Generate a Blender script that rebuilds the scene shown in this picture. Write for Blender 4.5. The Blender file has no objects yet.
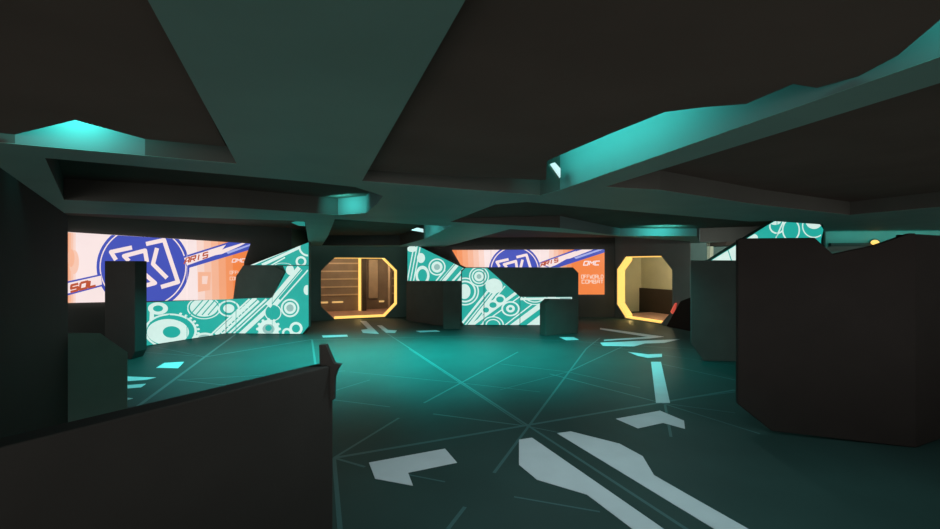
import bpy, bmesh, math
from mathutils import Vector, geometry
S = bpy.context.scene
COL = S.collection
F, CX, CY, H = 454.0, 470.0, 264.5, 1.8      # focal length in pixels, image centre, eye height
ZB = 2.4                                      # underside of the ceiling beams

def lin(c):
    return tuple((v/255/12.92) if v/255 <= .04045 else ((v/255+.055)/1.055)**2.4 for v in c)

# ---------------------------------------------------------------- materials
def mat(name, color, rough=.6, noise=.12, scale=6, metallic=0, emit=None, strength=1, spec=.3, bump=0):
    m = bpy.data.materials.new(name); m.use_nodes = True
    nt = m.node_tree; b = nt.nodes['Principled BSDF']
    b.inputs['Roughness'].default_value = rough
    b.inputs['Metallic'].default_value = metallic
    b.inputs['Specular IOR Level'].default_value = spec
    tc = nt.nodes.new('ShaderNodeTexCoord')
    nz = nt.nodes.new('ShaderNodeTexNoise'); nz.inputs['Scale'].default_value = scale; nz.inputs['Detail'].default_value = 4
    nt.links.new(tc.outputs['Object'], nz.inputs['Vector'])
    rp = nt.nodes.new('ShaderNodeValToRGB')
    rp.color_ramp.elements[0].position = .3; rp.color_ramp.elements[1].position = .7
    rp.color_ramp.elements[0].color = tuple(v*(1-noise) for v in color)+(1,)
    rp.color_ramp.elements[1].color = tuple(min(1, v*(1+noise)) for v in color)+(1,)
    nt.links.new(nz.outputs['Fac'], rp.inputs['Fac'])
    if emit:
        b.inputs['Base Color'].default_value = tuple(v*.1 for v in emit)+(1,)
        mul = nt.nodes.new('ShaderNodeMixRGB'); mul.blend_type = 'MULTIPLY'; mul.inputs['Fac'].default_value = 1
        rp.color_ramp.elements[0].color = (1-noise,)*3+(1,); rp.color_ramp.elements[1].color = (1, 1, 1, 1)
        nt.links.new(rp.outputs['Color'], mul.inputs['Color1']); mul.inputs['Color2'].default_value = emit+(1,)
        nt.links.new(mul.outputs['Color'], b.inputs['Emission Color'])
        b.inputs['Emission Strength'].default_value = strength
    else:
        nt.links.new(rp.outputs['Color'], b.inputs['Base Color'])
    if bump:
        bp = nt.nodes.new('ShaderNodeBump'); bp.inputs['Strength'].default_value = bump
        nt.links.new(nz.outputs['Fac'], bp.inputs['Height']); nt.links.new(bp.outputs['Normal'], b.inputs['Normal'])
    return m

M = {}
M['floor'] = mat('floor_composite', (.024, .050, .046), .55, .10, 1.5, spec=.12)
M['mark'] = mat('floor_paint_grey', (.56, .56, .59), .6, .05, 3)
M['line'] = mat('floor_line_teal', (.042, .105, .105), .5, .05, 3)
M['beam'] = mat('beam_teal_grey', (.145, .27, .235), .6, .06, 2)
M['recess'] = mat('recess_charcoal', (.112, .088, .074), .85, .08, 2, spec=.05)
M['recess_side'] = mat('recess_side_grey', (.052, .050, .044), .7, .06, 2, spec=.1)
M['black'] = mat('cover_black', (.019, .0145, .013), .7, .08, 3, spec=.08)
M['green'] = mat('cover_dark_green', (.085, .115, .10), .6, .08, 3, spec=.2)
M['greygreen'] = mat('cover_grey_green', (.11, .135, .12), .6, .06, 3, spec=.2)
M['softblack'] = mat('cover_soft_black', (.075, .07, .06), .7, .08, 3, spec=.1)
M['matt'] = mat('cover_matt_black', (.036, .031, .028), .7, .08, 3, spec=.2)
M['wallbrown'] = mat('wall_brown_grey', (.15, .16, .14), .65, .08, 1.5, spec=.2)
M['deepgreen'] = mat('cover_block_green', (.20, .28, .24), .6, .06, 3, spec=.1)
M['wall'] = mat('wall_dark', (.060, .060, .054), .65, .08, 1.5, spec=.2)
M['wallteal'] = mat('wall_teal_grey', (.12, .19, .165), .65, .08, 1.5, spec=.2)
M['lit_side'] = mat('recess_side_lit', (.10, .135, .13), .6, .03, 2, spec=.2)  # paler copy of the recess side colour, putting light into the lit edges
M['e_teal'] = mat('mural_teal', None or (0, 0, 0), .4, .06, 4, emit=lin((38, 172, 160)), strength=1.0)
M['e_white'] = mat('mural_white', (0, 0, 0), .4, .06, 9, emit=lin((214, 240, 232)), strength=1.0)
M['e_mid'] = mat('mural_grey', (0, 0, 0), .4, .06, 9, emit=lin((150, 190, 185)), strength=1.0)
M['s_white'] = mat('screen_white', (0, 0, 0), .3, .04, 2, emit=lin((250, 228, 226)), strength=1.0)
M['s_peach'] = mat('screen_peach', (0, 0, 0), .3, .04, 2, emit=lin((250, 208, 186)), strength=1.0)
M['s_lorange'] = mat('screen_light_orange', (0, 0, 0), .3, .04, 2, emit=lin((250, 172, 122)), strength=1.0)
M['s_orange'] = mat('screen_orange', (0, 0, 0), .3, .06, 2, emit=lin((243, 130, 66)), strength=1.0)
M['s_blue'] = mat('screen_blue', (0, 0, 0), .3, .06, 2, emit=lin((70, 84, 186)), strength=1.0)
M['s_lblue'] = mat('screen_light_blue', (0, 0, 0), .3, .06, 2, emit=lin((168, 176, 232)), strength=1.0)
M['s_red'] = mat('screen_red', (0, 0, 0), .3, .06, 2, emit=lin((190, 84, 52)), strength=1.0)
M['amber'] = mat('amber_light', (0, 0, 0), .3, .03, 4, emit=(1.0, .60, .14), strength=1.35)
M['amber_soft'] = mat('amber_light_soft', (0, 0, 0), .3, .03, 4, emit=(1.0, .62, .22), strength=.75)
M['lampwhite'] = mat('lamp_white', (0, 0, 0), .3, .02, 4, emit=(.75, .95, .98), strength=.8)
M['glowcyan'] = mat('glow_cyan', (0, 0, 0), .3, .02, 4, emit=lin((36, 140, 130)), strength=1.0)
M['red'] = mat('red_light', (0, 0, 0), .3, .02, 4, emit=(.8, .10, .07), strength=.7)
M['corr_wall'] = mat('corridor_wall', (.27, .205, .155), .6, .10, 3)
M['corr_slat'] = mat('corridor_slat', (.60, .46, .33), .5, .08, 3)
M['corr_floor'] = mat('corridor_floor', (.62, .36, .30), .55, .08, 2)
M['corr_dark'] = mat('corridor_dark', (.06, .045, .035), .7, .08, 2)
M['corr_pale'] = mat('corridor_pale', (.72, .70, .52), .7, .10, 1)

# ---------------------------------------------------------------- unprojection of measured pixels
def fl(px, py):                                # point of the floor
    d = F*H/(py-CY); return Vector(((px-CX)/F*d, d, 0))
def cl(px, py, z=ZB):                          # point of the ceiling plane
    d = F*(z-H)/(CY-py); return Vector(((px-CX)/F*d, d, z))
def at(px, py, d):
    return Vector(((px-CX)/F*d, d, H-(py-CY)/F*d))
class Wall:                                    # vertical plane through two floor points
    def __init__(s, a, b):
        s.a, s.b = Vector(a[:2]), Vector(b[:2])
        s.t = (s.b-s.a).normalized()
        n = Vector((s.t.y, -s.t.x))
        if n.dot(-s.a) < 0: n = -n
        s.n = n                                # towards the viewer's side of the room
        s.k = s.a.dot(n)
    def pt(s, px, py, off=0):
        dx = (px-CX)/F
        k = s.k+off
        t = k/(dx*s.n.x+s.n.y)
        return Vector((dx*t, t, H-(py-CY)/F*t))
    def uz(s, u, z, off=0):
        p = s.a+s.t*u+s.n*off; return Vector((p.x, p.y, z))
    def u(s, px):
        p = s.pt(px, 300); return (Vector(p[:2])-s.a).dot(s.t)
    def z(s, px, py): return s.pt(px, py).z

# ---------------------------------------------------------------- objects
def new(name, verts, faces, mats, parent=None, midx=None, bevel=0, fix=True):
    me = bpy.data.meshes.new(name)
    me.from_pydata([tuple(v) for v in verts], [], faces)
    for m in (mats if isinstance(mats, (list, tuple)) else [mats]): me.materials.append(m)
    if midx: me.polygons.foreach_set('material_index', midx)
    if fix:
        bm = bmesh.new(); bm.from_mesh(me)
        bmesh.ops.remove_doubles(bm, verts=bm.verts, dist=1e-5)
        bmesh.ops.recalc_face_normals(bm, faces=bm.faces); bm.to_mesh(me); bm.free()
    me.update()
    o = bpy.data.objects.new(name, me); COL.objects.link(o)
    if parent: o.parent = parent
    if bevel:
        b = o.modifiers.new('bevel', 'BEVEL'); b.width = bevel; b.segments = 2; b.limit_method = 'ANGLE'
    return o
def tag(o, label=None, cat=None, group=None, kind=None):
    if label: o['label'] = label
    if cat: o['category'] = cat
    if group: o['group'] = group
    if kind: o['kind'] = kind
    return o
def empty(name, label=None, cat=None, group=None, kind=None, loc=(0, 0, 0)):
    # parts keep world coordinates in their meshes, so parents stay at the origin unless moved afterwards
    o = bpy.data.objects.new(name, None); COL.objects.link(o); o.empty_display_size = .2
    return tag(o, label, cat, group, kind)

def extrude(poly, vec):                        # poly: list of 3-D points (a flat, maybe concave outline)
    n = len(poly); vs = list(poly)+[p+vec for p in poly]
    fs = [list(range(n)), list(range(2*n-1, n-1, -1))]
    for i in range(n):
        j = (i+1) % n; fs.append([i, j, n+j, n+i])
    return vs, fs
def join(parts):
    V, Fc = [], []
    for vs, fs in parts:
        o = len(V); V += vs; Fc += [[i+o for i in f] for f in fs]
    return V, Fc
def wp(w, pts, off=0): return [w.pt(x, y, off) for x, y in pts]
def panel(name, w, pts, thick, m, parent=None, off=0, bevel=.012):
    p = wp(w, pts, off); n3 = Vector((w.n.x, w.n.y, 0))
    vs, fs = extrude(p, -n3*thick)
    return new(name, vs, fs, m, parent, bevel=bevel)
def box_uz(w, u0, u1, z0, z1, o0, o1):
    vs = [w.uz(u, z, o) for o in (o0, o1) for u, z in ((u0, z0), (u1, z0), (u1, z1), (u0, z1))]
    return vs, [[0, 1, 2, 3], [7, 6, 5, 4], [0, 4, 5, 1], [1, 5, 6, 2], [2, 6, 7, 3], [3, 7, 4, 0]]

def cdt(outer, holes):
    pts = [Vector(p) for p in outer]; fc = [list(range(len(outer)))]
    cons = []
    n = len(outer); cons += [(i, (i+1) % n) for i in range(n)]
    for h in holes:
        o = len(pts); pts += [Vector(p) for p in h]
        cons += [(o+i, o+(i+1) % len(h)) for i in range(len(h))]
    r = geometry.delaunay_2d_cdt(pts, cons, [], 1, 1e-6)
    v2, tris = r[0], r[2]
    def inside(p, poly):
        c = False; j = len(poly)-1
        for i in range(len(poly)):
            a, b = poly[i], poly[j]
            if (a[1] > p[1]) != (b[1] > p[1]) and p[0] < (b[0]-a[0])*(p[1]-a[1])/(b[1]-a[1])+a[0]: c = not c
            j = i
        return c
    out = []
    for t in tris:
        c = sum((v2[i] for i in t), Vector((0, 0)))/3
        if any(inside(c, h) for h in holes): continue
        out.append(list(t))
    return v2, out
def plate(outer, holes, m3, m3b):              # 2-D outline with holes -> closed slab between two mappings
    v2, tr = cdt(outer, holes)
    vs = [m3(v) for v in v2]+[m3b(v) for v in v2]; n = len(v2)
    fs = [t for t in tr]+[[i+n for i in reversed(t)] for t in tr]
    e = {}
    for t in tr:
        for i in range(3):
            k = (t[i], t[(i+1) % 3]); e[tuple(sorted(k))] = e.get(tuple(sorted(k)), 0)+1
    for (a, b), c in e.items():
        if c == 1: fs.append([a, b, b+n, a+n])
    return vs, fs

# ---------------------------------------------------------------- flat artwork: shapes clipped to a convex outline
def clip(poly, cp):
    area = sum(cp[i][0]*cp[(i+1) % len(cp)][1]-cp[(i+1) % len(cp)][0]*cp[i][1] for i in range(len(cp)))
    s = 1 if area > 0 else -1
    out = list(poly)
    for i in range(len(cp)):
        a, b = cp[i], cp[(i+1) % len(cp)]
        def d(p): return s*((b[0]-a[0])*(p[1]-a[1])-(b[1]-a[1])*(p[0]-a[0]))
        src, out = out, []
        for j in range(len(src)):
            p, q = src[j], src[(j+1) % len(src)]
            dp, dq = d(p), d(q)
            if dp >= 0: out.append(p)
            if (dp >= 0) != (dq >= 0):
                t = dp/(dp-dq); out.append((p[0]+(q[0]-p[0])*t, p[1]+(q[1]-p[1])*t))
        if not out: return []
    return out
def disc(cx, cy, rx, ry=None, n=40):
    ry = ry or rx
    return [(cx+rx*math.cos(2*math.pi*i/n), cy+ry*math.sin(2*math.pi*i/n)) for i in range(n)]
def bar(x0, y0, x1, y1, w):
    dx, dy = x1-x0, y1-y0; L = math.hypot(dx, dy); nx, ny = -dy/L*w/2, dx/L*w/2
    return [(x0+nx, y0+ny), (x1+nx, y1+ny), (x1-nx, y1-ny), (x0-nx, y0-ny)]
def path(pts, w):
    out = [bar(*pts[i], *pts[i+1], w) for i in range(len(pts)-1)]
    return out+[disc(*p, w/2, n=12) for p in pts[1:-1]]
def art(name, w, outline, shapes, keys, parent, thick=.04, off=0.0, step=.004):
    """outline: convex px polygon of the panel; shapes: [(key, polygon px)] painted one over the other."""
    mats = [M[k] for k in keys]; V, Fc, mi = [], [], []
    n3 = Vector((w.n.x, w.n.y, 0))
    outs = outline if isinstance(outline[0][0], (tuple, list)) else [outline]
    for outl in outs:
        vs, fs = extrude(wp(w, outl, off), -n3*thick)
        o = len(V); V += vs; Fc += [[i+o for i in f] for f in fs]; mi += [0]*len(fs)
        lay = 0
        for key, pl in shapes:
            lay += 1
            c = clip(pl, outl)
            if len(c) < 3: continue
            o = len(V); V += wp(w, c, off+step*.12*lay+.001); Fc.append(list(range(o, o+len(c)))); mi.append(keys.index(key))
    return new(name, V, Fc, mats, parent, midx=mi, fix=False)

# ================================================================= THE SETTING
# floor
fo = new('floor', *extrude([Vector((-14, -3, -.2)), Vector((14, -3, -.2)), Vector((14, 20, -.2)), Vector((-14, 20, -.2))], Vector((0, 0, .2))), M['floor'])
tag(fo, kind='structure')
marks = [
 [(369,463),(445,449),(457,463),(408,473),(413,486),(375,479)],
 [(519,440),(532,438),(620,499),(712,563),(678,563),(632,529),(587,495),(537,480),(519,465)],
 [(557,433.5),(570.7,431.7),(619.5,444),(642.7,456.6),(654,475.6),(700,502),(760,536),(752,552),(700,520.7)],
 [(616,419),(660,411),(684,421),(685,429),(663,423),(638,428.5)],
 [(651,362),(661,362),(670,403),(656,403)],
 [(628,352),(648,354.5),(662,354),(662,357),(648,358),(638,356)],
 [(600,342.8),(640,341),(680,339.3),(664,343),(645,343.5),(634,346.5),(603,346)],
 [(600,328),(664,336.8),(650,338.5),(604,341),(604,339.8),(648,337),(600,329.5)],
 [(559,337.2),(574,337.2),(579,340),(566,340.3)],
 [(322,335.6),(347,334.8),(348,336.6),(323,337.6)],
 [(360,321),(366,321),(371,326),(379,334),(363,333),(361,330),(368,329)],
 [(377,325.5),(382,325.5),(388,330),(397,330.5),(395,333),(386,332.8)],
 [(416,331),(436,330.3),(440,331.5),(420,332.4)],
 [(156,368),(164.5,363),(184,362),(178,368.5)],
 [(118,376.6),(129,376.8),(156,377.6),(147,380),(118,382)],
 [(118,386),(146,384),(141,387.5),(118,389.5)],
 [(118,397),(133,398.6),(118,403)],
]
for k, m_ in enumerate(marks):
    p = [fl(*q)+Vector((0, 0, .0045)) for q in m_]
    vs, fs = extrude(p, Vector((0, 0, -.0035)))
    new('floor_marking', vs, fs, M['mark'], fo)
lines = [
 (381,329.5,712,546,.032),(409,349,525,426,.02),
 (334,458,735,390,.045),(494,473,586,349,.03),(448,529,465,507,.03),
 (122,418,236,334,.05),(205,357,312,339.5,.05),(312,339.5,316,369,.04),
 (334,458,399,418,.03),(334,458,365,467,.03),(334,458,341,540,.035),(433,414,525,426,.03),
 (424,403,518,352,.03),(334,400,390,407,.02),(334,391,370,380,.02),(514,497,600,512,.02),
 (409,475,445,482,.02),(661,403,550,374,.03),(661,403,760,434,.025),(661,403,735,413,.02),
 (665,405,671,437,.03),(661,364,735,380,.03),(681,399,735,392,.02),(177,380,250,388,.025),(177,380,345,371,.025),
 (525,426,620,445,.02),(568,372,640,388,.02),(568,372,500,364,.02),(460,383,350,372,.015),(460,383,540,392,.015),
 (310,340,470,336,.03),(470,336,620,344,.025),(568,372,626,345,.03),(626,345,700,350,.025),
 (205,357,150,346,.02),(590,344,735,366,.02),(500,390,568,372,.015),(586,349,600,338,.03),(140,352,205,357,.02),
]
LV = []
for x0, y0, x1, y1, w in lines:
    a, b = fl(x0, y0), fl(x1, y1); d = (b-a).normalized(); n = Vector((-d.y, d.x, 0))*w*.5
    z = Vector((0, 0, .0012+.00005*len(LV)))
    LV.append(([a+n+z, b+n+z, b-n+z, a-n+z], [[0, 1, 2, 3]]))
new('floor_line_pattern', *join(LV), M['line'], fo, fix=False)

# ceiling: slab of flat beams pierced by dark recesses
def heights(pts, zmap, zdef):
    return [zmap.get(i, zdef) for i in range(len(pts))]
recesses = [  # outline px on the beam plane, roof height, per-corner roof heights, lit edges
 dict(n='a', p=[(237,164),(145,155.7),(110,152.5),(75,149.4),(40,146.3),(15,144),(0,142.6),(-300,116),(-300,-400),(-70,-400)],
      z={}, d=2.80, lit=[1,2,3,4], zp=2.44,
      pan=[(0,133),(15,134.5),(40,128.5),(75,120),(110,129.5),(145,139),(190,143.5),(226,146.5)], rest=[9,8,7]),
 dict(n='b', p=[(45,158),(310,182),(355,187),(383,196),(377,204),(366,213),(338,215),(240,208),(64,200)], z={}, d=2.6, lit=[3,4,5]),
 dict(n='c', p=[(-60,206),(66,213),(240,219),(305,221),(309,246),(66,246),(-60,243)], z={}, d=2.85, lit=[]),
 dict(n='d', p=[(335,219),(424,225),(452,226.3),(424,239),(400,245.5),(322,245.5),(328,236)], z={3:2.75,2:2.42,1:2.6}, d=2.72, lit=[2,5]),
 dict(n='e', p=[(362,181),(540,195.5),(560,190),(612,171.7),(665,153.2),(706,138.8),(746,124.7),(793,108.3),(817,100),(858,85.6),(897,72),(940,57),(1300,-69),(1300,-400),(694,-400)],
      z={}, d=2.85, lit=[2,3,4,5,6,7,8,9,10,11], zp=2.425,
      pan=[(367.5,170),(450,176),(546,180),(547,161),(560,155),(612,133),(665,112),(706,107),(746,104),(793,84),(817,88),(858,76.5),(897,56),(940,20),(1000,-20),(1290,-90)], rest=[13,14]),
 dict(n='f', p=[(450,222),(495,204.5),(527,202),(640,212),(750,221.5),(775,220.8),(823,224.5),(825,242),(700,242),(697,236),(620,236),(560,228)], z={8:2.85,9:2.56,10:2.56,11:2.6,0:2.45}, d=2.88, lit=[8,9,10]),
 dict(n='g', p=[(440,248),(470,240),(510,229),(600,235),(690,241.5),(690,248)], z={}, d=2.72, lit=[]),
 dict(n='h', p=[(605,187),(940,83),(1300,-29),(1300,175),(940,207),(850,215),(760,205),(660,190)], z={}, d=2.56, lit=[]),
]
holes = []
for r in recesses: r['w'] = [cl(*q) for q in r['p']]; holes.append([tuple(v[:2]) for v in r['w']])
outer = [(-14, -3), (14, -3), (14, 20), (-14, 20)]
vs, fs = plate(outer, holes, lambda v: Vector((v.x, v.y, ZB)), lambda v: Vector((v.x, v.y, ZB+.0012)))
ce = tag(new('ceiling', vs, fs, M['beam']), kind='structure')
for r in recesses:
    P = r['w']; n = len(P); Z = heights(P, r['z'], r['d'])
    low = [Vector((p.x, p.y, ZB+.0013)) for p in P]; top = [Vector((p.x, p.y, z)) for p, z in zip(P, Z)]
    cen = sum(P, Vector())/n; cen.z = max(r['d'], max(Z))
    V = low+top; Fc = []; mi = []
    for i in range(n):
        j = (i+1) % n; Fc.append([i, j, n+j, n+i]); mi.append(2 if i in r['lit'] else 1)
    # a flat roof that dips only near the far, profiled side
    inner = []
    if r.get('inset'):
        for i in r['lit']+[r['lit'][-1]+1]:
            a, b, c_ = P[i-1], P[i], P[(i+1) % n]
            t = (c_-a).normalized(); nn = Vector((-t.y, t.x, 0))
            if nn.dot(cen-b) < 0: nn = -nn
            inner.append((b.x+nn.x*r['inset'], b.y+nn.y*r['inset']))
    _r = geometry.delaunay_2d_cdt([Vector(p[:2]) for p in P]+[Vector(q) for q in inner], [(i, (i+1) % n) for i in range(n)]+[(n+i, n+i+1) for i in range(len(inner)-1)], [], 0, 1e-6)
    v2, tr = _r[0], [list(t) for t in _r[2]]
    base = len(V)
    # roof: triangulated over the outline, kept above the light's path
    def zof(v):
        k = min(range(n), key=lambda i: (P[i].x-v.x)**2+(P[i].y-v.y)**2)
        return Z[k] if (P[k].x-v.x)**2+(P[k].y-v.y)**2 < 1e-6 else r['d']
    V += [Vector((v.x, v.y, zof(v))) for v in v2]
    # keep only triangles inside the concave outline
    def inside(p, poly):
        c = False; j = len(poly)-1
        for i in range(len(poly)):
            a, b = poly[i], poly[j]
            if (a.y > p.y) != (b.y > p.y) and p.x < (b.x-a.x)*(p.y-a.y)/(b.y-a.y)+a.x: c = not c
            j = i
        return c
    for t in tr:
        c = sum((v2[i] for i in t), Vector((0, 0)))/3
        if inside(c, P): Fc.append([base+i for i in t]); mi.append(0)
    if 'pan' in r:                             # dropped dark panel that leaves a gap along the lit side
        pp = [cl(*q, r['zp']) for q in r['pan']]+[Vector((P[k].x, P[k].y, r['zp'])) for k in r['rest']]
        new('dropped_panel', *extrude(pp, Vector((0, 0, .012))), M['recess'], ce)
    new('ceiling_recess', V, Fc, [M['recess'], M['recess_side'], M['lit_side']], ce, midx=mi, fix=False)

# walls
def wall(name, a, b, m, z1=2.95, hole=None, thick=.3):
    w = Wall(a, b); L = (Vector(b)-Vector(a)).length
    vs, fs = plate([(0, 0), (L, 0), (L, z1), (0, z1)], [hole] if hole else [],
                   lambda v: w.uz(v.x, v.y, 0), lambda v: w.uz(v.x, v.y, -thick))
    o = tag(new(name, vs, fs, m), kind='structure'); return w, o
def octa(u0, u1, z0, z1, c):
    return [(u0+c, z0), (u1-c, z0), (u1, z0+c), (u1, z1-c), (u1-c, z1), (u0+c, z1), (u0, z1-c), (u0, z0+c)]
wl, _ = wall('wall_left', (-13, 5.25), (-5.15, 13.1), M['wall'])
wall('wall_recess', (-5.15, 13.1), (-5.15, 14.42), M['wallteal'])
d1a, d1b = (-5.15, 14.42), (-1.9, 15.77)
W2 = Wall(d1a, d1b)
u0, u1 = W2.u(321), W2.u(397)
oct1 = octa(u0, u1, .03, 2.02, .42)
w2, _ = wall('wall_back_left', d1a, d1b, M['wallteal'], hole=oct1)
wall('wall_corner', (-1.9, 15.77), (-1.6, 15.5), M['wall'])
wb, _ = wall('wall_back', (-1.6, 15.5), (4.95, 15.5), M['wall'])
d2a = Vector((4.95, 15.55)); dd = Vector((.3827, -.9239))
d2b = d2a+dd*3.12
W5 = Wall(d2a, d2b)
oct2 = octa(.12, 2.5, .03, 2.06, .42)
w5, _ = wall('wall_back_right', d2a, d2b, M['wallbrown'], hole=oct2, thick=.3)
pier = Vector(d2b)
wp_, _ = wall('wall_right', (pier.x+.02, pier.y), (9.2, 11.6), M['wallteal'])
wr, _ = wall('wall_right_side', (6.5, 8.3), (13, 7.8), M['wallteal'], thick=.05)

# doorways with amber strip lights round an octagonal opening
def doorway(n, w, oc, strips, label_parent, depth=.3):
    d = empty('door_%d' % n, kind='structure')
    # frame: dark flat collar just proud of the wall
    cx = sum(p[0] for p in oc)/8; cz = sum(p[1] for p in oc)/8
    big = [(cx+(p[0]-cx)*1.035, max(.012, cz+(p[1]-cz)*1.035)) for p in oc]
    vs, fs = plate(big, [oc], lambda v: w.uz(v.x, v.y, .015), lambda v: w.uz(v.x, v.y, 0.001))
    new('door_frame', vs, fs, M['wallteal' if n == 1 else 'wallbrown'], d)
    for i, wd in strips:
        a, b = Vector(oc[i]), Vector(oc[(i+1) % 8]); c = Vector((cx, cz))
        t = (b-a).normalized(); nn = Vector((-t.y, t.x))
        if nn.dot(c-(a+b)/2) < 0: nn = -nn
        q = [a, b, b+nn*wd-t*wd*.41, a+nn*wd+t*wd*.41]
        p = [w.uz(v.x, v.y, -.02) for v in q]
        vs, fs = extrude(p, -Vector((w.n.x, w.n.y, 0))*(depth-.06))
        new('light_strip', vs, fs, M['amber'], d)
    return d
door1 = doorway(1, w2, oct1, [(0,.06),(1,.045),(2,.038),(3,.045),(4,.018)], None)
door2 = doorway(2, w5, oct2, [(0,.05),(7,.10),(6,.10),(5,.10),(4,.03)], None)

# corridor behind the left doorway
cor = empty('wall_corridor', kind='structure')
def quadbox(name, w, u0, u1, z0, z1, o0, o1, m, parent=None, bevel=0):
    return new(name, *box_uz(w, u0, u1, z0, z1, o0, o1), m, parent, bevel=bevel)
U0, U1 = u0-1.2, u1+.5
quadbox('corridor_floor', w2, U0, U1, .0, .025, -.31, -3.4, M['corr_floor'], cor)
quadbox('corridor_ceiling', w2, U0, U1, 2.3, 2.4, -.31, -3.4, M['corr_dark'], cor)
quadbox('corridor_end', w2, U0, u0+1.60, .0, 2.4, -2.6, -2.75, M['corr_wall'], cor)
slats = join([box_uz(w2, U0, u0+1.60, z, z+.05, -2.56, -2.6) for z in (.62, .92, 1.22, 1.52, 1.82, 2.1)])
new('wall_slats', *slats, M['corr_slat'], cor)
for a, b in ((-.5, -.1), (.05, .45), (.6, 1.0)):
    quadbox('light_strip', w2, u0+a, u0+b, .34, .40, -2.55, -2.6, M['amber_soft'], cor)
quadbox('corner_post', w2, u0+1.58, u0+1.66, .03, 2.3, -2.45, -2.6, M['amber'], cor)
quadbox('corridor_pier', w2, u0+1.68, u0+1.84, .03, 2.3, -2.3, -2.7, M['corr_dark'], cor)
quadbox('alcove_wall', w2, u0+1.80, U1+.6, .03, 2.4, -2.9, -3.0, M['corr_wall'], cor)
quadbox('alcove_panel', w2, u0+2.0, u0+2.38, .45, 2.0, -2.82, -2.9, M['corr_slat'], cor, .03)
quadbox('corridor_side', w2, U1, U1+.1, .0, 2.4, -.31, -3.0, M['corr_wall'], cor)
new('side_slats', *join([box_uz(w2, U1-.04, U1, z, z+.05, -.4, -2.8) for z in (.62, .92, 1.22, 1.52, 1.82)]), M['corr_slat'], cor)
quadbox('side_post', w2, u0+2.66, u0+2.73, .03, 2.3, -2.2, -2.28, M['corr_slat'], cor)
quadbox('light_strip', w2, u0+2.42, u0+2.62, .30, .36, -2.78, -2.82, M['amber_soft'], cor)
quadbox('side_wall', w2, U0-.1, U0, .0, 2.4, -.31, -3.0, M['corr_wall'], cor)
# chamber behind the right doorway
ch = empty('wall_chamber', kind='structure')
quadbox('chamber_floor', w5, -.6, 3.4, 0, .025, -.31, -2.6, M['corr_floor'], ch)
quadbox('chamber_end', w5, -1.2, 4.0, .9, 2.4, -2.3, -2.4, M['corr_pale'], ch)
quadbox('chamber_dado', w5, -1.2, 4.0, 0, .9, -2.2, -2.4, M['corr_dark'], ch)
quadbox('chamber_ceiling', w5, -1.2, 4.0, 2.3, 2.4, -.31, -2.4, M['corr_dark'], ch)
quadbox('chamber_side', w5, -1.3, -1.2, 0, 2.4, -.31, -2.4, M['corr_pale'], ch)
quadbox('chamber_side', w5, 3.4, 3.5, 0, 2.4, -.31, -2.4, M['corr_pale'], ch)

# ================================================================= THINGS
def thing(name, label, cat, group=None): return empty(name, label, cat, group)

# ---- big wall screens
def screen_shapes(cx, cy, rx, ry, kx, band_l, band_r, bx):
    pass
wS = Wall((wl.a+wl.n*.08), (wl.b+wl.n*.08))
s1 = thing('wall_screen', 'wide lit screen on the left wall showing a large blue round logo and orange stripes', 'screen', None)
def strokes(key, pts_list, w, tx=lambda x, y: (x, y)):
    out = []
    for pts in pts_list:
        for b in path([tx(*p) for p in pts], w): out.append((key, b))
    return out
logo = [ [(116,260),(111,252),(132,247.5)], [(129,261),(124,256),(145,250.5),(147,262)],
         [(146,244),(164,240),(178,282),(161,287)], [(157,248),(153,264),(167,278)],
         [(140,270),(155,283),(140,287)], [(112,264),(121,292),(134,290)], [(124,268),(131,282)] ]
grads = []
for k in range(7):
    t = k/6; c = tuple(a+(b-a)*t for a, b in zip((243, 134, 72), (250, 230, 228)))
    M['g%d' % k] = mat('screen_tone', (0, 0, 0), .3, .03, 2, emit=lin(c)); grads.append('g%d' % k)
def grad(x0, x1, k0, k1, lean=0):
    n = abs(k1-k0)+1; st = (x1-x0)/n; out = []
    for i in range(n):
        k = k0+(i if k1 > k0 else -i); a, b = x0+i*st, x0+(i+1)*st+.3
        out.append(('g%d' % k, [(a-lean, 225), (b-lean, 225), (b+lean, 305), (a+lean, 305)]))
    return out
bg1 = grad(64, 78, 1, 6)+[('g4', disc(74, 262, 5, 12)), ('g3', disc(71, 258, 3.5, 9))]+grad(190, 240, 6, 0, 1)
bg1 += [('g3', [(198,272),(211,272),(210,290),(198,292)]), ('g5', [(202,276),(208,276),(207,284),(202,284)]), ('g0', [(238,225),(262,225),(262,305),(234,305)])]
bg1 += [('s_blue', disc(143,267,46.5,43.5,64)), ('s_white', disc(143,267,43.5,40.5,64)), ('s_blue', disc(143,267,42.3,39.3,64))]
band1 = [('s_blue', [(60,283),(101,274),(103,286),(60,297.5)]), ('s_white', [(60,284.8),(101,275.6),(102,284.6),(60,295.5)]),
         ('s_blue', [(183,256.4),(232,241),(254,241),(254,248.5),(187,268.5)]), ('s_white', [(184,258),(226,244.6),(222,250),(216,255),(187,265.5)]),
         ('s_white', [(206,257),(226,248),(252,240),(238,247),(222,254)]), ('s_lblue', [(226,252),(252,243.5),(252,245),(228,254)])]
art_keys = ['g6', 's_white', 's_peach', 's_orange', 's_blue', 's_lblue', 's_red']+grads[:6]
out1 = [(68,232),(155,237.6),(250.5,243.6),(244,262),(243,299),(66,303)]
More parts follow.
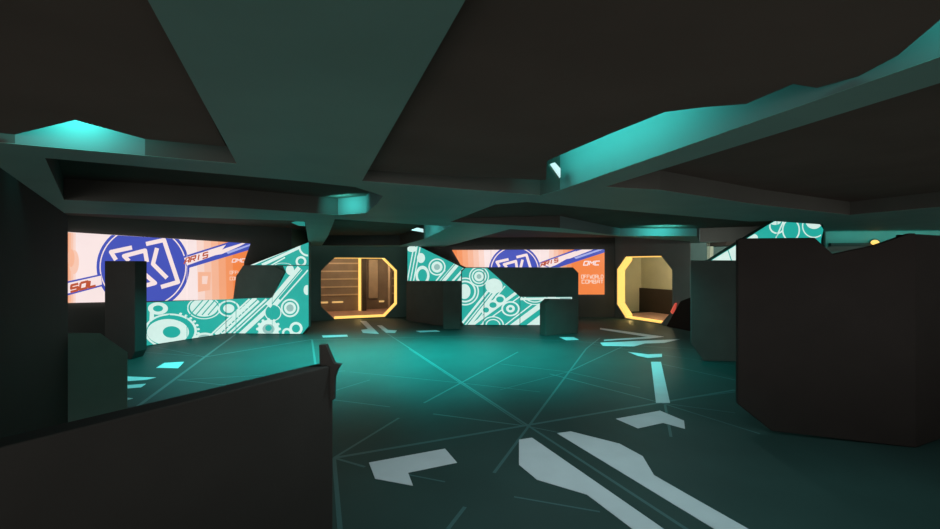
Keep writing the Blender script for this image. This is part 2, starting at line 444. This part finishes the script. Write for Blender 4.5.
# letters as strokes in a small 5 x 7 box
GL = {'S': [[(4,0),(0,0),(0,3),(4,3),(4,6),(0,6)]], 'O': [[(0,0),(4,0),(4,6),(0,6),(0,0)]], 'L': [[(0,0),(0,6),(4,6)]],
      'A': [[(0,6),(1.4,0),(4,0),(4,6)],[(1,3.6),(4,3.6)]], 'R': [[(0,6),(0,0),(4,0),(4,3),(0,3)],[(2,3),(4,6)]], 'I': [[(1.5,0),(1.5,6)]],
      'M': [[(0,6),(0,0),(2,3),(4,0),(4,6)]], 'C': [[(4,0),(0,0),(0,6),(4,6)]], 'F': [[(4,0),(0,0),(0,6)],[(0,3),(3,3)]],
      'W': [[(0,0),(1,6),(2,3),(3,6),(4,0)]], 'D': [[(0,0),(3,0),(4,1.5),(4,4.5),(3,6),(0,6),(0,0)]], 'B': [[(0,0),(4,0),(4,6),(0,6),(0,0)],[(0,3),(4,3)]],
      'T': [[(0,0),(4,0)],[(2,0),(2,6)]]}
def text(key, s, x, y, cw, h, slope, wd, shear=0):
    out = []
    for i, c in enumerate(s):
        for pl in GL[c]:
            pts = []
            for gx, gy in pl:
                X = x+i*cw+gx/4*cw*.74+(6-gy)/6*shear; pts.append((X, y+gy/6*h+slope*(X-x)))
            for b in path(pts, wd): out.append((key, b))
    return out
sh1 = bg1+strokes('s_white', logo, 4.2)+band1
sh1 += text('s_red', 'SOL', 70.5, 285.6, 9.2, 6.4, -.25, 2.3, 1)
sh1 += text('s_red', 'ARIS', 184, 259.0, 6.2, 5, -.29, 1.3, 1)
sh1 += text('s_white', 'OMC', 232, 259, 4.6, 3.2, -.02, .8, 1)+text('s_peach', 'OFFWORLD', 230, 271, 2.6, 3, 0, .6)+text('s_peach', 'COMBAT', 230, 277, 2.6, 3, 0, .6)
def split_art(name, w, outline, cuts, shapes, keys, parent, gap=.5, off=0., thick=.04):
    xs = [min(p[0] for p in outline)-1]+cuts+[max(p[0] for p in outline)+1]
    for a, b in zip(xs, xs[1:]):
        c = clip(outline, [(a+gap*.5, -1000), (b-gap*.5, -1000), (b-gap*.5, 2000), (a+gap*.5, 2000)])
        if len(c) > 2: art(name, w, c, shapes, keys, parent, thick, off)
art('screen_panel', wS, [(68,232),(155,237.6),(186.85,239.5),(186.85,300.2),(66,303)], sh1, art_keys, s1, thick=.06)
art('screen_panel', wS, [[(187.15,239.5),(250.5,243.6),(244,262),(187.15,262)],[(187.15,262),(244,262),(243,299),(187.15,300.2)]], sh1, art_keys, s1, thick=.06)

wS2 = Wall((-1.6, 15.42), (4.95, 15.42))
s2 = thing('wall_screen', 'lit orange and white screen on the back wall between the two glowing doorways', 'screen', None)
def tx(x, y): return (514.7+(x-143)*.56, 271+(y-267)*.60)
sh2 = grad(452, 490, 0, 6, 2)+grad(544, 576, 6, 0, -2)+[('g0', [(575,245),(610,245),(610,300),(575,300)]),
       ('s_blue', disc(514.7,271,26,26,56)), ('s_white', disc(514.7,271,24.2,24.2,56)), ('s_blue', disc(514.7,271,23.2,23.2,56))]
sh2 += strokes('s_white', logo, 2.6, tx)
sh2 += [('s_blue', [(538,263),(579,248),(606,248),(606,252),(552,269.5)]), ('s_white', [(540,263.4),(576,250.8),(572,256),(556,265),(550,267.3)]),
        ('s_white', [(556,261),(574,252),(606,242),(592,250),(570,258.5)]), ('s_lblue', [(574,257.5),(606,247),(606,248.6),(576,259)])]
sh2 += text('s_red', 'ARIS', 540.5, 263.2, 4.6, 3.6, -.3, 1.1, .6)
sh2 += text('s_white', 'OMC', 583.5, 261.4, 5.6, 3.8, -.02, 1.1, 1)+text('s_peach', 'OFFWORLD', 581.5, 275, 2.8, 3.3, 0, .7)+text('s_peach', 'COMBAT', 582, 280, 3.7, 3.3, 0, .8)
split_art('screen_panel', wS2, [(452,250),(604.5,249.5),(604.5,294.5),(478,294.5)], [491, 540], sh2, art_keys, s2, gap=.25, thick=.06)

# ---- murals on low walls
mk = ['e_teal', 'e_white', 'e_mid']
def ring(cx, cy, r0, r1, ry=1.0, c='e_white', inner='e_teal'):
    return [(c, disc(cx, cy, r0, r0*ry)), (inner, disc(cx, cy, r1, r1*ry))]
# left mural wall: low section running back, tall section at its right end
mA, mB, mC = fl(139, 347.5), fl(226, 333.5), fl(308.5, 334.5)
wm1, wm2 = Wall(mA, mB), Wall(mB, mC)
lm = thing('mural_barrier', 'low barrier with backlit teal mural rising to a tall end beside the left glowing doorway', 'barrier')
shL = []
shL += [('e_white', [(150,308),(154,308),(154,326),(149,330)])]
shL += ring(158,308.5,10,5,.62)
shL += ring(170.5,331,26.5,24,.66)+[('e_white', disc(168,332,21,13)), ('e_teal', disc(171.6,332,8.8,5.8)), ('e_teal', bar(150,323,170,315,1.5))]
for k in range(10):
    a = -1.2+k*.22; shL.append(('e_white', disc(170.5+28*math.cos(a), 331+18.5*math.sin(a), 1.6, 1.2, 8)))
shL += ring(204,308,17,15.6,.66)+[('e_white', disc(204,307.5,14,9.2))]+[('e_teal', bar(190+k*6, 315, 203+k*6, 300, 1.1)) for k in range(4)]
shL += ring(228.8,308.5,11,9,.75)+[('e_white', disc(228.8,308.5,5.6,4.4))]
shL += [('e_white', disc(205,338,10,5.4)), ('e_mid', disc(205,338,7,3.4))]
for x, wd in ((237, 7.5), (246.5, 2), (251, 1.4), (259, 4.5), (229.5, 1.6)):
    shL.append(('e_white', bar(x-20, 336, x+20, 299, wd)))
shL += [('e_teal', bar(219, 335, 258, 299, 1.1))]
for k in range(9):
    shL.append(('e_white', bar(219+k*3.3, 329-k*3.1, 222+k*3.3, 333-k*3.1, 1.3)))
shL += ring(273,312.5,8.5,7.5)+[('e_white', disc(268.5,329,10.5,9)), ('e_mid', disc(268.5,329,6,5)), ('e_teal', disc(268.5,328,3.2,3))]
for k in range(12):
    a = k*math.pi/6; shL.append(('e_white', disc(268.5+11*math.cos(a), 329+9.6*math.sin(a), 1.5, 1.5, 8)))
shL += ring(290,308,9.2,7.4)+[('e_white', disc(290,308,6)), ('e_mid', disc(290,308,3.6))]
shL += ring(296,328.5,6.6,4)+ring(287,333,5,2.8)
shL += [('e_white', bar(268,306,300,268,6)), ('e_teal', bar(272,304,304,266,1)), ('e_white', bar(276,306,308,270,1.4)), ('e_white', disc(290,270,4,5)), ('e_white', disc(307,290,3.4,5))]
# tall part
shU = [('e_white', bar(250,265.5,308,240.5,2.6)), ('e_white', bar(262,265,300,247,3)), ('e_teal', bar(262,263,300,245,.8)), ('e_white', bar(270,266,285,257.5,1.3))]
shU += ring(301,261.5,5.4,3.2)+ring(308,247,9.5,7.5)+ring(283,266,9,7.8,.35)
body = join([extrude(wp(wm1, [(139,304),(226,299.2),(226,333.5),(146,346.6),(139,342)], -.045), -Vector((wm1.n.x, wm1.n.y, 0))*.22),
             extrude(wp(wm2, [(226,299.2),(233,298.8),(236,276),(243,265.5),(249,265.2),(309,242),(309,327),(302,334.3),(226,333.5)], -.045), -Vector((wm2.n.x, wm2.n.y, 0))*.12)])
new('barrier_body', *body, M['green'], lm, bevel=.01)
split_art('mural_panel', wm1, [(146.5,302.5),(225.7,299.3),(225.7,333.2),(146.5,345.6)], [187], shL, mk, lm, gap=.6)
split_art('mural_panel', wm2, [(226.3,299.3),(272,297.6),(272,333.6),(226.3,333.2)], [236], shL, mk, lm, gap=.6)
art('mural_panel', wm2, [[(272.4,297.5),(308,297.5),(308,326),(302,333.8),(272.4,333.6)],[(272.4,297.5),(286,272),(308,272),(308,297.5)],[(286,272),(283,266),(308,265.6),(308,272)]], shL, mk, lm)
art('mural_panel', wm2, [(250.5,265),(308,242.6),(308,265)], shU, mk, lm)
panel('upper_panel', wm2, [(236.5,298),(236.5,276),(243,266),(274,266),(284.5,271.5),(271.5,298)], .05, M['green'], lm, off=.012)

# centre mural cover
cA, cB = fl(460, 325.3), fl(579, 325.8)
wm3 = Wall(cA, cB)
cm = thing('mural_barrier', 'waist-high barrier in the middle with teal mural and dark upper right panel', 'barrier')
shC = []
for x, wd in ((0, 2.2), (4.5, 1.2), (8.5, 3), (13, 1.2)):
    shC.append(('e_white', bar(452+x, 336, 492+x, 286, wd)))
shC += [('e_white', bar(468,328,520,290,3)), ('e_white', bar(474,330,522,295,1.2))]
shC += ring(465,291.5,14,12.6)+ring(465,291.5,11,9.3)+[('e_white', disc(464.5,291.5,6,7.5))]
shC += ring(479,276.5,10,8.8)+ring(479,276.5,7.4,6)+[('e_white', disc(479,276.5,4.8)), ('e_mid', disc(479,276.5,2.4))]
shC += [('e_white', disc(494,286,8.5,7.5)), ('e_white', disc(500,299.5,5.6,5.2)), ('e_white', disc(493,305,5.4,5)), ('e_white', disc(486,310,5)),
        ('e_teal', disc(500,299.5,3.8,3)), ('e_teal', disc(493,305,3.6,2.8)), ('e_teal', disc(486,310,3,2.6))]
shC += ring(510.5,308.7,9.2,7.4,.82)+[('e_white', disc(510.5,308.7,4.4,3.8)), ('e_teal', disc(510.5,308.7,1.8,1.5))]
shC += ring(493,325,11,9.6,.8)+ring(493,325,7.5,6.2,.8)
shC += [('e_white', bar(510,328,556,294,5)), ('e_white', [(524,327),(556,303),(556,327)]), ('e_teal', bar(519,327,560,297,1.0)), ('e_white', bar(500,329,548,292,1.2))]
shC += ring(535,293,15,13.8,.8)+ring(535,293,12,10.6,.8)+[('e_white', bar(520,299,572,298.3,2.4)), ('e_mid', bar(560,298.6,571,298.4,1.6))]
new('barrier_body', *extrude(wp(wm3, [(461,270.5),(465,267.3),(573,267.3),(578.5,273),(578.5,325.8),(461,325.3)], -.045), -Vector((wm3.n.x, wm3.n.y, 0))*.25), M['green'], cm, bevel=.01)
art('mural_panel', wm3, [(462,271.5),(465.5,268),(483.7,268),(483.7,324.8),(464,324.8),(462,322)], shC, mk, cm)
art('mural_panel', wm3, [(484.3,268),(487,268),(519.7,296.4),(519.7,325),(484.3,324.8)], shC, mk, cm)
art('mural_panel', wm3, [(520.3,297),(572,297),(572,300),(560,325),(520.3,325)], shC, mk, cm)
panel('upper_panel', wm3, [(488,267.6),(573,267.6),(578,273),(578,297),(520.2,297)], .05, M['green'], cm, off=.012)

# dark box in front of its right end
def boxcover(name, label, a_px, b_px, top_px, thick, m, prof=None, group=None, cat='barrier', vec=None):
    """front plane through two floor pixels; prof = outline px of the front"""
    w = Wall(fl(*a_px), fl(*b_px)); r = thing(name, label, cat, group)
    n3 = Vector((w.n.x, w.n.y, 0))
    new('body', *extrude(wp(w, prof), vec or -n3*thick), m, r, bevel=.012)
    return w, r
boxcover('cover_box', 'small black box standing before the right end of the middle mural barrier', (544,336), (578,333), None, .25, M['softblack'],
         [(545.5,304),(550,299.5),(553,299.3),(578,299.6),(578,333),(545.5,336)], cat='box')
# dark cover left of it, in front of the far mural
wq, rq = boxcover('cover_box', 'dark box reaching back from the left edge of the middle mural barrier', (443,329), (460.5,329), None, .3, M['softblack'],
         [(443.3,281.5),(460.3,281.5),(460.3,329),(443.3,329)], cat='box')
n3 = Vector((wq.n.x, wq.n.y, 0))
wq2 = Wall(fl(406, 320.5), fl(443, 326))
new('side_wing', *extrude(wp(wq2, [(406.3,281.2),(443,281.4),(443,326),(406.3,320.5)]), -Vector((wq2.n.x, wq2.n.y, 0))*.25), M['softblack'], rq, bevel=.01)
# far mural
wf = Wall((-2.05, 15.05), (-.15, 14.55))
fm = thing('mural_barrier', 'far teal mural panel with sloping top just right of the left doorway', 'barrier')
shF = []
for x in (0, 3.2, 6.4): shF.append(('e_white', bar(407+x, 282, 414+x, 246, 1.2)))
shF += [('e_white', disc(412,249,5,3)), ('e_white', disc(421,258,4,5))]+ring(422.5,275.5,7,4.6,1.4)+ring(437,267,8.6,7.2)+[('e_white', disc(437,267,5.6)), ('e_mid', disc(437,267,3))]
shF += [('e_white', bar(440,284,462,258,5)), ('e_white', bar(450,284,470,262,2)), ('e_teal', bar(440,282,462,256,1)), ('e_white', bar(458,282,466,272,3)), ('e_white', bar(436,281,445,270,1.4))]
new('barrier_body', *extrude(wp(wf, [(407,246),(418,245.5),(466,268),(466,322),(407,319)], -.045), -Vector((wf.n.x, wf.n.y, 0))*.2), M['wall'], fm, bevel=.01)
art('mural_panel', wf, [(407.5,247.5),(409.5,246.4),(418,246.2),(465,269),(465,280.8),(407.5,280.8)], shF, mk, fm)

# right mural behind the covers
wg = Wall((4.6, 9.2), (7.2, 9.2))
rm = thing('mural_barrier', 'tall teal mural wall rising behind the big black cover on the right', 'barrier')
shR = ring(777,226,8,6.4)+ring(791,230,9,7.6,1.3)+[('e_white', disc(775,221.5,6,3.4)), ('e_white', disc(754,238,4)), ('e_white', disc(814,222,10,9.5)), ('e_mid', disc(815,222,7,5))]
shR += ring(814,226,12,10.8)+[('e_white', disc(814,221,8.5,8)), ('e_white', [(708,262),(736,244),(736,262)]), ('e_teal', bar(728,250,732,262,1)), ('e_white', bar(776,238,784,220,1.4)), ('e_white', bar(746,240,752,234,2.5))]
new('barrier_body', *extrude(wp(wg, [(711,260.3),(775,220.6),(820,223.8),(824,229),(822,237),(822,353),(711,353)], -.045), -Vector((wg.n.x, wg.n.y, 0))*.22), M['green'], rm, bevel=.01)
split_art('mural_panel', wg, [(712,260.2),(775,221.2),(820,224.3),(823.5,229.5),(821,240),(821,261)], [777], shR, mk, rm, gap=.7)

# ---- dark covers
# pillar in front of the left screen
boxcover('cover_pillar', 'tall black pillar standing in front of the left screen', (104,359.5), (135,359.5), None, .32, M['matt'],
         [(104.5,261),(135,261),(135,352),(131,359.5),(126,358.5),(104.5,338)], cat='pillar')
# green cover further left
wP = Wall((-3.76, 4.25), (-3.69, 4.9))
pg_ = thing('cover_block', 'dark green low cover block between the near left wall slab and the black pillar', 'barrier')
new('body', *extrude(wp(wP, [(67.5,333.2),(101,333.2),(128,352),(128,440),(67.5,458)]), Vector((-.16, .02, 0))), M['deepgreen'], pg_, bevel=.01)
# right, narrower green cover
boxcover('cover_slab', 'dark green chamfered cover slab standing left of the big black cover', (692,361), (738,361.5), None, .15, M['greygreen'],
         [(690.5,260.6),(738,260.6),(738,361.5),(704,361),(690.5,343)], cat='barrier', vec=Vector((.085, .15, 0)))
# big black cover
bA, bB = fl(735, 430.5), fl(916, 448)
wB1 = Wall(bA, bB)
pA = Vector(wB1.pt(735, 400)[:2]); pB = Vector(bB[:2]); pC = pB+Vector((.90, .43)).normalized()*2.6
wB2 = Wall(pB, pC)
bc = thing('cover_wall', 'large near-black angular cover wall with notched top at the right', 'barrier')
new('front_slab', *extrude(wp(wB1, [(737.5,240),(741,238.3),(815,237.6),(833,254),(874,245.5),(910,233.2),(916,233.2),(916,448),(772,431.3),(737.5,404)]), -Vector((wB1.n.x, wB1.n.y, 0))*.08), M['black'], bc, bevel=.01)
new('side_slab', *extrude([Vector((pB.x, pB.y, 0)), Vector((pC.x, pC.y, 0)), Vector((pC.x, pC.y, 2.1)), Vector((pB.x, pB.y, 2.1))], -Vector((wB2.n.x, wB2.n.y, 0))*.16), M['black'], bc, bevel=.01)
# small dark block by right doorway with red lamp
boxcover('cover_box', 'small dark sloped block at the right foot of the right glowing doorway', (666,326), (691,331.5), None, .08, M['black'],
         [(666.3,326),(680.5,301),(691,297),(691,331.5)], cat='box')
rl = new('red_lamp', *join([extrude([at(671.5,312,13.0), at(675.5,304,13.0), at(677,303,13.0), at(675.8,309,13.0), at(673,314,13.0)], Vector((0, .08, 0)))]), M['red'])
tag(rl, 'small red light on the slope of the dark block by the right doorway', 'lamp')

# near left wall slab and foreground barrier
nA, nB = Vector((-3.63, 4.1)), Vector((-1.98, 1.85))
wN = Wall(nA, nB)
dN = (nB-nA).normalized(); nE = nA+dN*2.7
nl = thing('cover_wall', 'tall black wall slab at the left edge of the picture', 'barrier')
zt = H+49.5*4.1/F
new('slab', *extrude([Vector((nA.x, nA.y, 0)), Vector((nE.x, nE.y, 0)), Vector((nE.x, nE.y, zt)), Vector((nA.x, nA.y, zt))], -Vector((wN.n.x, wN.n.y, 0))*.16), M['black'], nl, bevel=.01)
zb = 1.135
fA, fB = Vector((-.905, 3.0)), Vector((-1.62, 1.80)); dF = (fB-fA).normalized(); fE = fA+dF*2.6
wF = Wall(fA, fE)
fb = thing('foreground_barrier', 'black waist-high barrier with a pointed fin in the left foreground', 'barrier')
def P3(p, z): return Vector((p.x, p.y, z))
n3 = Vector((wF.n.x, wF.n.y, 0))
new('slab', *extrude([P3(fA, 0), P3(fE, 0), P3(fE, zb), P3(fA, zb)], -n3*.13), M['matt'], fb, bevel=.008)
wFin = Wall((fA.x-.2, 3.0), (fA.x+.2, 3.0))
new('end_fin', *extrude(wp(wFin, [(320,371),(319,345),(325.5,345),(332.5,361.5),(334,364),(340.5,365),(337,370),(334,378),(333.5,400),(328,400)], .02), Vector((0, .05, 0))), M['matt'], fb)

# ---- fixtures, plus one glowing quad for a lit ceiling patch
def lampbar(label, pts, d, m, name='ceiling_lamp', back=.04, group=None):
    p = [at(x, y, d) for x, y in pts]
    r = thing(name, label, 'lamp', group)
    c = sum(p, Vector())/len(p)
    new('lamp_lens', *extrude(p, Vector((0, back, 0))), m, r)
    q = [c+(v-c)*1.12+Vector((0, back+.002, 0)) for v in p]
    new('lamp_housing', *extrude(q, Vector((0, .05, .0))), M['recess'], r)
    return r
lampbar('small white lamp in the ceiling recess at the near end of the bright cyan strip', [(551,163.5),(555,162.5),(560.5,168.5),(560.5,177)], 3.42, M['lampwhite'])
lampbar('tiny white lamp in the far ceiling recess right of the left doorway', [(411,230),(417,227.6),(423,228.8),(423.3,232.3)], 9.8, M['lampwhite'])
lampbar('small dim cyan glow patch in the ceiling before the tall end of the left mural', [(291,222.4),(296,221.4),(304,221.6),(304.5,225.8),(298,225.4)], 8.2, M['glowcyan'])  # glowing quad added for a small cyan-lit ceiling spot, no fixture there
al = thing('wall_lamp', 'small round amber lamp glowing above the right black cover', 'lamp')
def ball(name, c, r, m, parent, sx=1, sy=1, sz=1):
    bm = bmesh.new(); bmesh.ops.create_uvsphere(bm, u_segments=20, v_segments=12, radius=r)
    for v in bm.verts: v.co = Vector((v.co.x*sx, v.co.y*sy, v.co.z*sz))+c
    me = bpy.data.meshes.new(name); bm.to_mesh(me); bm.free(); me.materials.append(m)
    for p in me.polygons: p.use_smooth = True
    o = bpy.data.objects.new(name, me); COL.objects.link(o); o.parent = parent; return o
al_c = wr.pt(875, 242.5, .10)
ball('lamp_lens', al_c, .065, M['amber'], al, 1.1, .6, .7)
ball('lamp_housing', wr.pt(875, 242.5, .03), .12, M['recess'], al, .8, .3, .55)
# ledge under cyan wash on the right wall
ld = empty('trim_1', kind='structure')
new('ledge', *box_uz(wr, .05, 6.2, 2.13, 2.19, 0.002, .07), M['recess_side'], ld)

# ================================================================= LIGHTS
def light(kind, loc, energy, color, size=.05, target=None, spot=None, blend=1, sx=None):
    L = bpy.data.lights.new('light', kind); L.energy = energy; L.color = color
    if kind == 'AREA':
        L.shape = 'RECTANGLE'; L.size = size; L.size_y = sx or size
    else: L.shadow_soft_size = size
    if kind == 'SPOT': L.spot_size = math.radians(spot or 120); L.spot_blend = blend
    o = bpy.data.objects.new('room_light', L); COL.objects.link(o); o.location = loc
    if target is not None:
        o.rotation_euler = (Vector(target)-Vector(loc)).to_track_quat('-Z', 'Y').to_euler()
    return o
CY_ = (.03, 1.0, .93)
# cyan pool on the floor
for (px, py, e) in ((240, 352, 260), (320, 350, 500), (400, 350, 560), (480, 351, 540), (430, 360, 330), (340, 360, 290), (555, 351, 340), (640, 362, 120), (210, 364, 170)):
    p = fl(px, py)
    light('SPOT', (p.x, p.y, 2.37), e, CY_, .03, (p.x, p.y, 0), 124, .8)
# washes on recess sides: long lamps inside the recesses, aimed at their lit sides
def wash(i, j, r, e, back=.25, z=2.47, frac=.9, h=.05, col=(.10, 1, .93)):
    a, b = recesses[r]['w'][i], recesses[r]['w'][j]
    m = (a+b)/2; nn = Vector((-(b-a).y, (b-a).x, 0)).normalized()
    c = sum(recesses[r]['w'], Vector())/len(recesses[r]['w'])
    if nn.dot(c-m) < 0: nn = -nn
    q = m+nn*back; q.z = z
    return light('AREA', q, e, col, (b-a).length*frac, (m.x, m.y, z-.03), sx=h)
wash(2, 4, 0, 4.6, .2, 2.62, .5)
wash(5, 6, 1, 2.6, .24, 2.52, .65)
wash(2, 3, 3, 9, .35, 2.55)
wash(2, 5, 4, 11.5, .34, 2.66, .9)
wash(11, 12, 4, 3, .25, 2.62, .8)
wash(9, 10, 5, 8, .4, 2.5, .4)

# cyan wash on the right wall above the ledge
for u in (.3, 1.0, 1.7): light('AREA', wr.uz(u, 2.34, .22), .8, CY_, .7, wr.uz(u, 2.28, 0), sx=.04)
# amber at the doorways
light('POINT', w2.uz(u0+2.3, 1.9, -1.6), 26, (1, .72, .42), .06)
for oc, w in ((oct1, w2), (oct2, w5)):
    uc = (oc[6][0]+oc[2][0])/2
    light('POINT', w.uz(uc+(-.5 if w is w2 else 0), 2.1, -1.2), 42 if w is w2 else 62, (1, .72, .42) if w is w2 else (1, .85, .5), .06)
    light('POINT', w.uz(uc, .25, -.3), 3, (1, .66, .22), .05)
light('POINT', w5.uz(.9, .12, .12), 2.5, (1, .66, .22), .05)
# added fill spots under the beams to lift the floor marks, not real downlights
for x, y, e in ((-.3, 3.3, 62), (1.6, 3.5, 60), (3.6, 3.2, 40), (.8, 5.4, 32), (3.0, 6.8, 40), (-5.5, 7.5, 40), (4.0, 10.5, 55), (-3.0, 13.2, 30), (2.5, 13.6, 25)):
    light('SPOT', (x, y, 2.38), e, (.72, .98, 1), .03, (x, y, 0), 160, 1)
light('SPOT', (6.4, 10.4, 2.36), 110, (.9, 1, .95), .03, (6.6, 12.6, 1.7), 120, 1)  # added fill spot that brightens the dim right pier wall
# added fill suns shining in from the open side behind the viewer
fill_sun = bpy.data.lights.new('light', 'SUN'); fill_sun.energy = .95; fill_sun.color = (1, .97, .93); fill_sun.angle = math.radians(35)
so = bpy.data.objects.new('room_light', fill_sun); COL.objects.link(so); so.location = (0, -4, 1)
so.rotation_euler = Vector((0, 1, .18)).to_track_quat('-Z', 'Y').to_euler()
for vx, e in ((.75, .7), (-.7, .55)):
    s2_ = bpy.data.lights.new('light', 'SUN'); s2_.energy = e; s2_.color = (1, 1, .95); s2_.angle = math.radians(30)
    so = bpy.data.objects.new('room_light', s2_); COL.objects.link(so); so.location = (-5*vx, -4, 1)
    so.rotation_euler = Vector((vx, 1, .14)).to_track_quat('-Z', 'Y').to_euler()
W = bpy.data.worlds.new('World'); S.world = W; W.use_nodes = True
W.node_tree.nodes['Background'].inputs['Color'].default_value = (.9, 1.0, .95, 1)
W.node_tree.nodes['Background'].inputs['Strength'].default_value = .3

# ================================================================= CAMERA
cam = bpy.data.cameras.new('camera'); co = bpy.data.objects.new('camera', cam); COL.objects.link(co)
co.location = (0, 0, H); co.rotation_euler = (math.pi/2, 0, 0)
cam.sensor_width = 36; cam.lens = 36*F/940; cam.clip_start = .05; cam.clip_end = 100
S.camera = co
S.view_settings.view_transform = 'Standard'; S.view_settings.look = 'None'
S.view_settings.exposure = 0; S.view_settings.gamma = 1
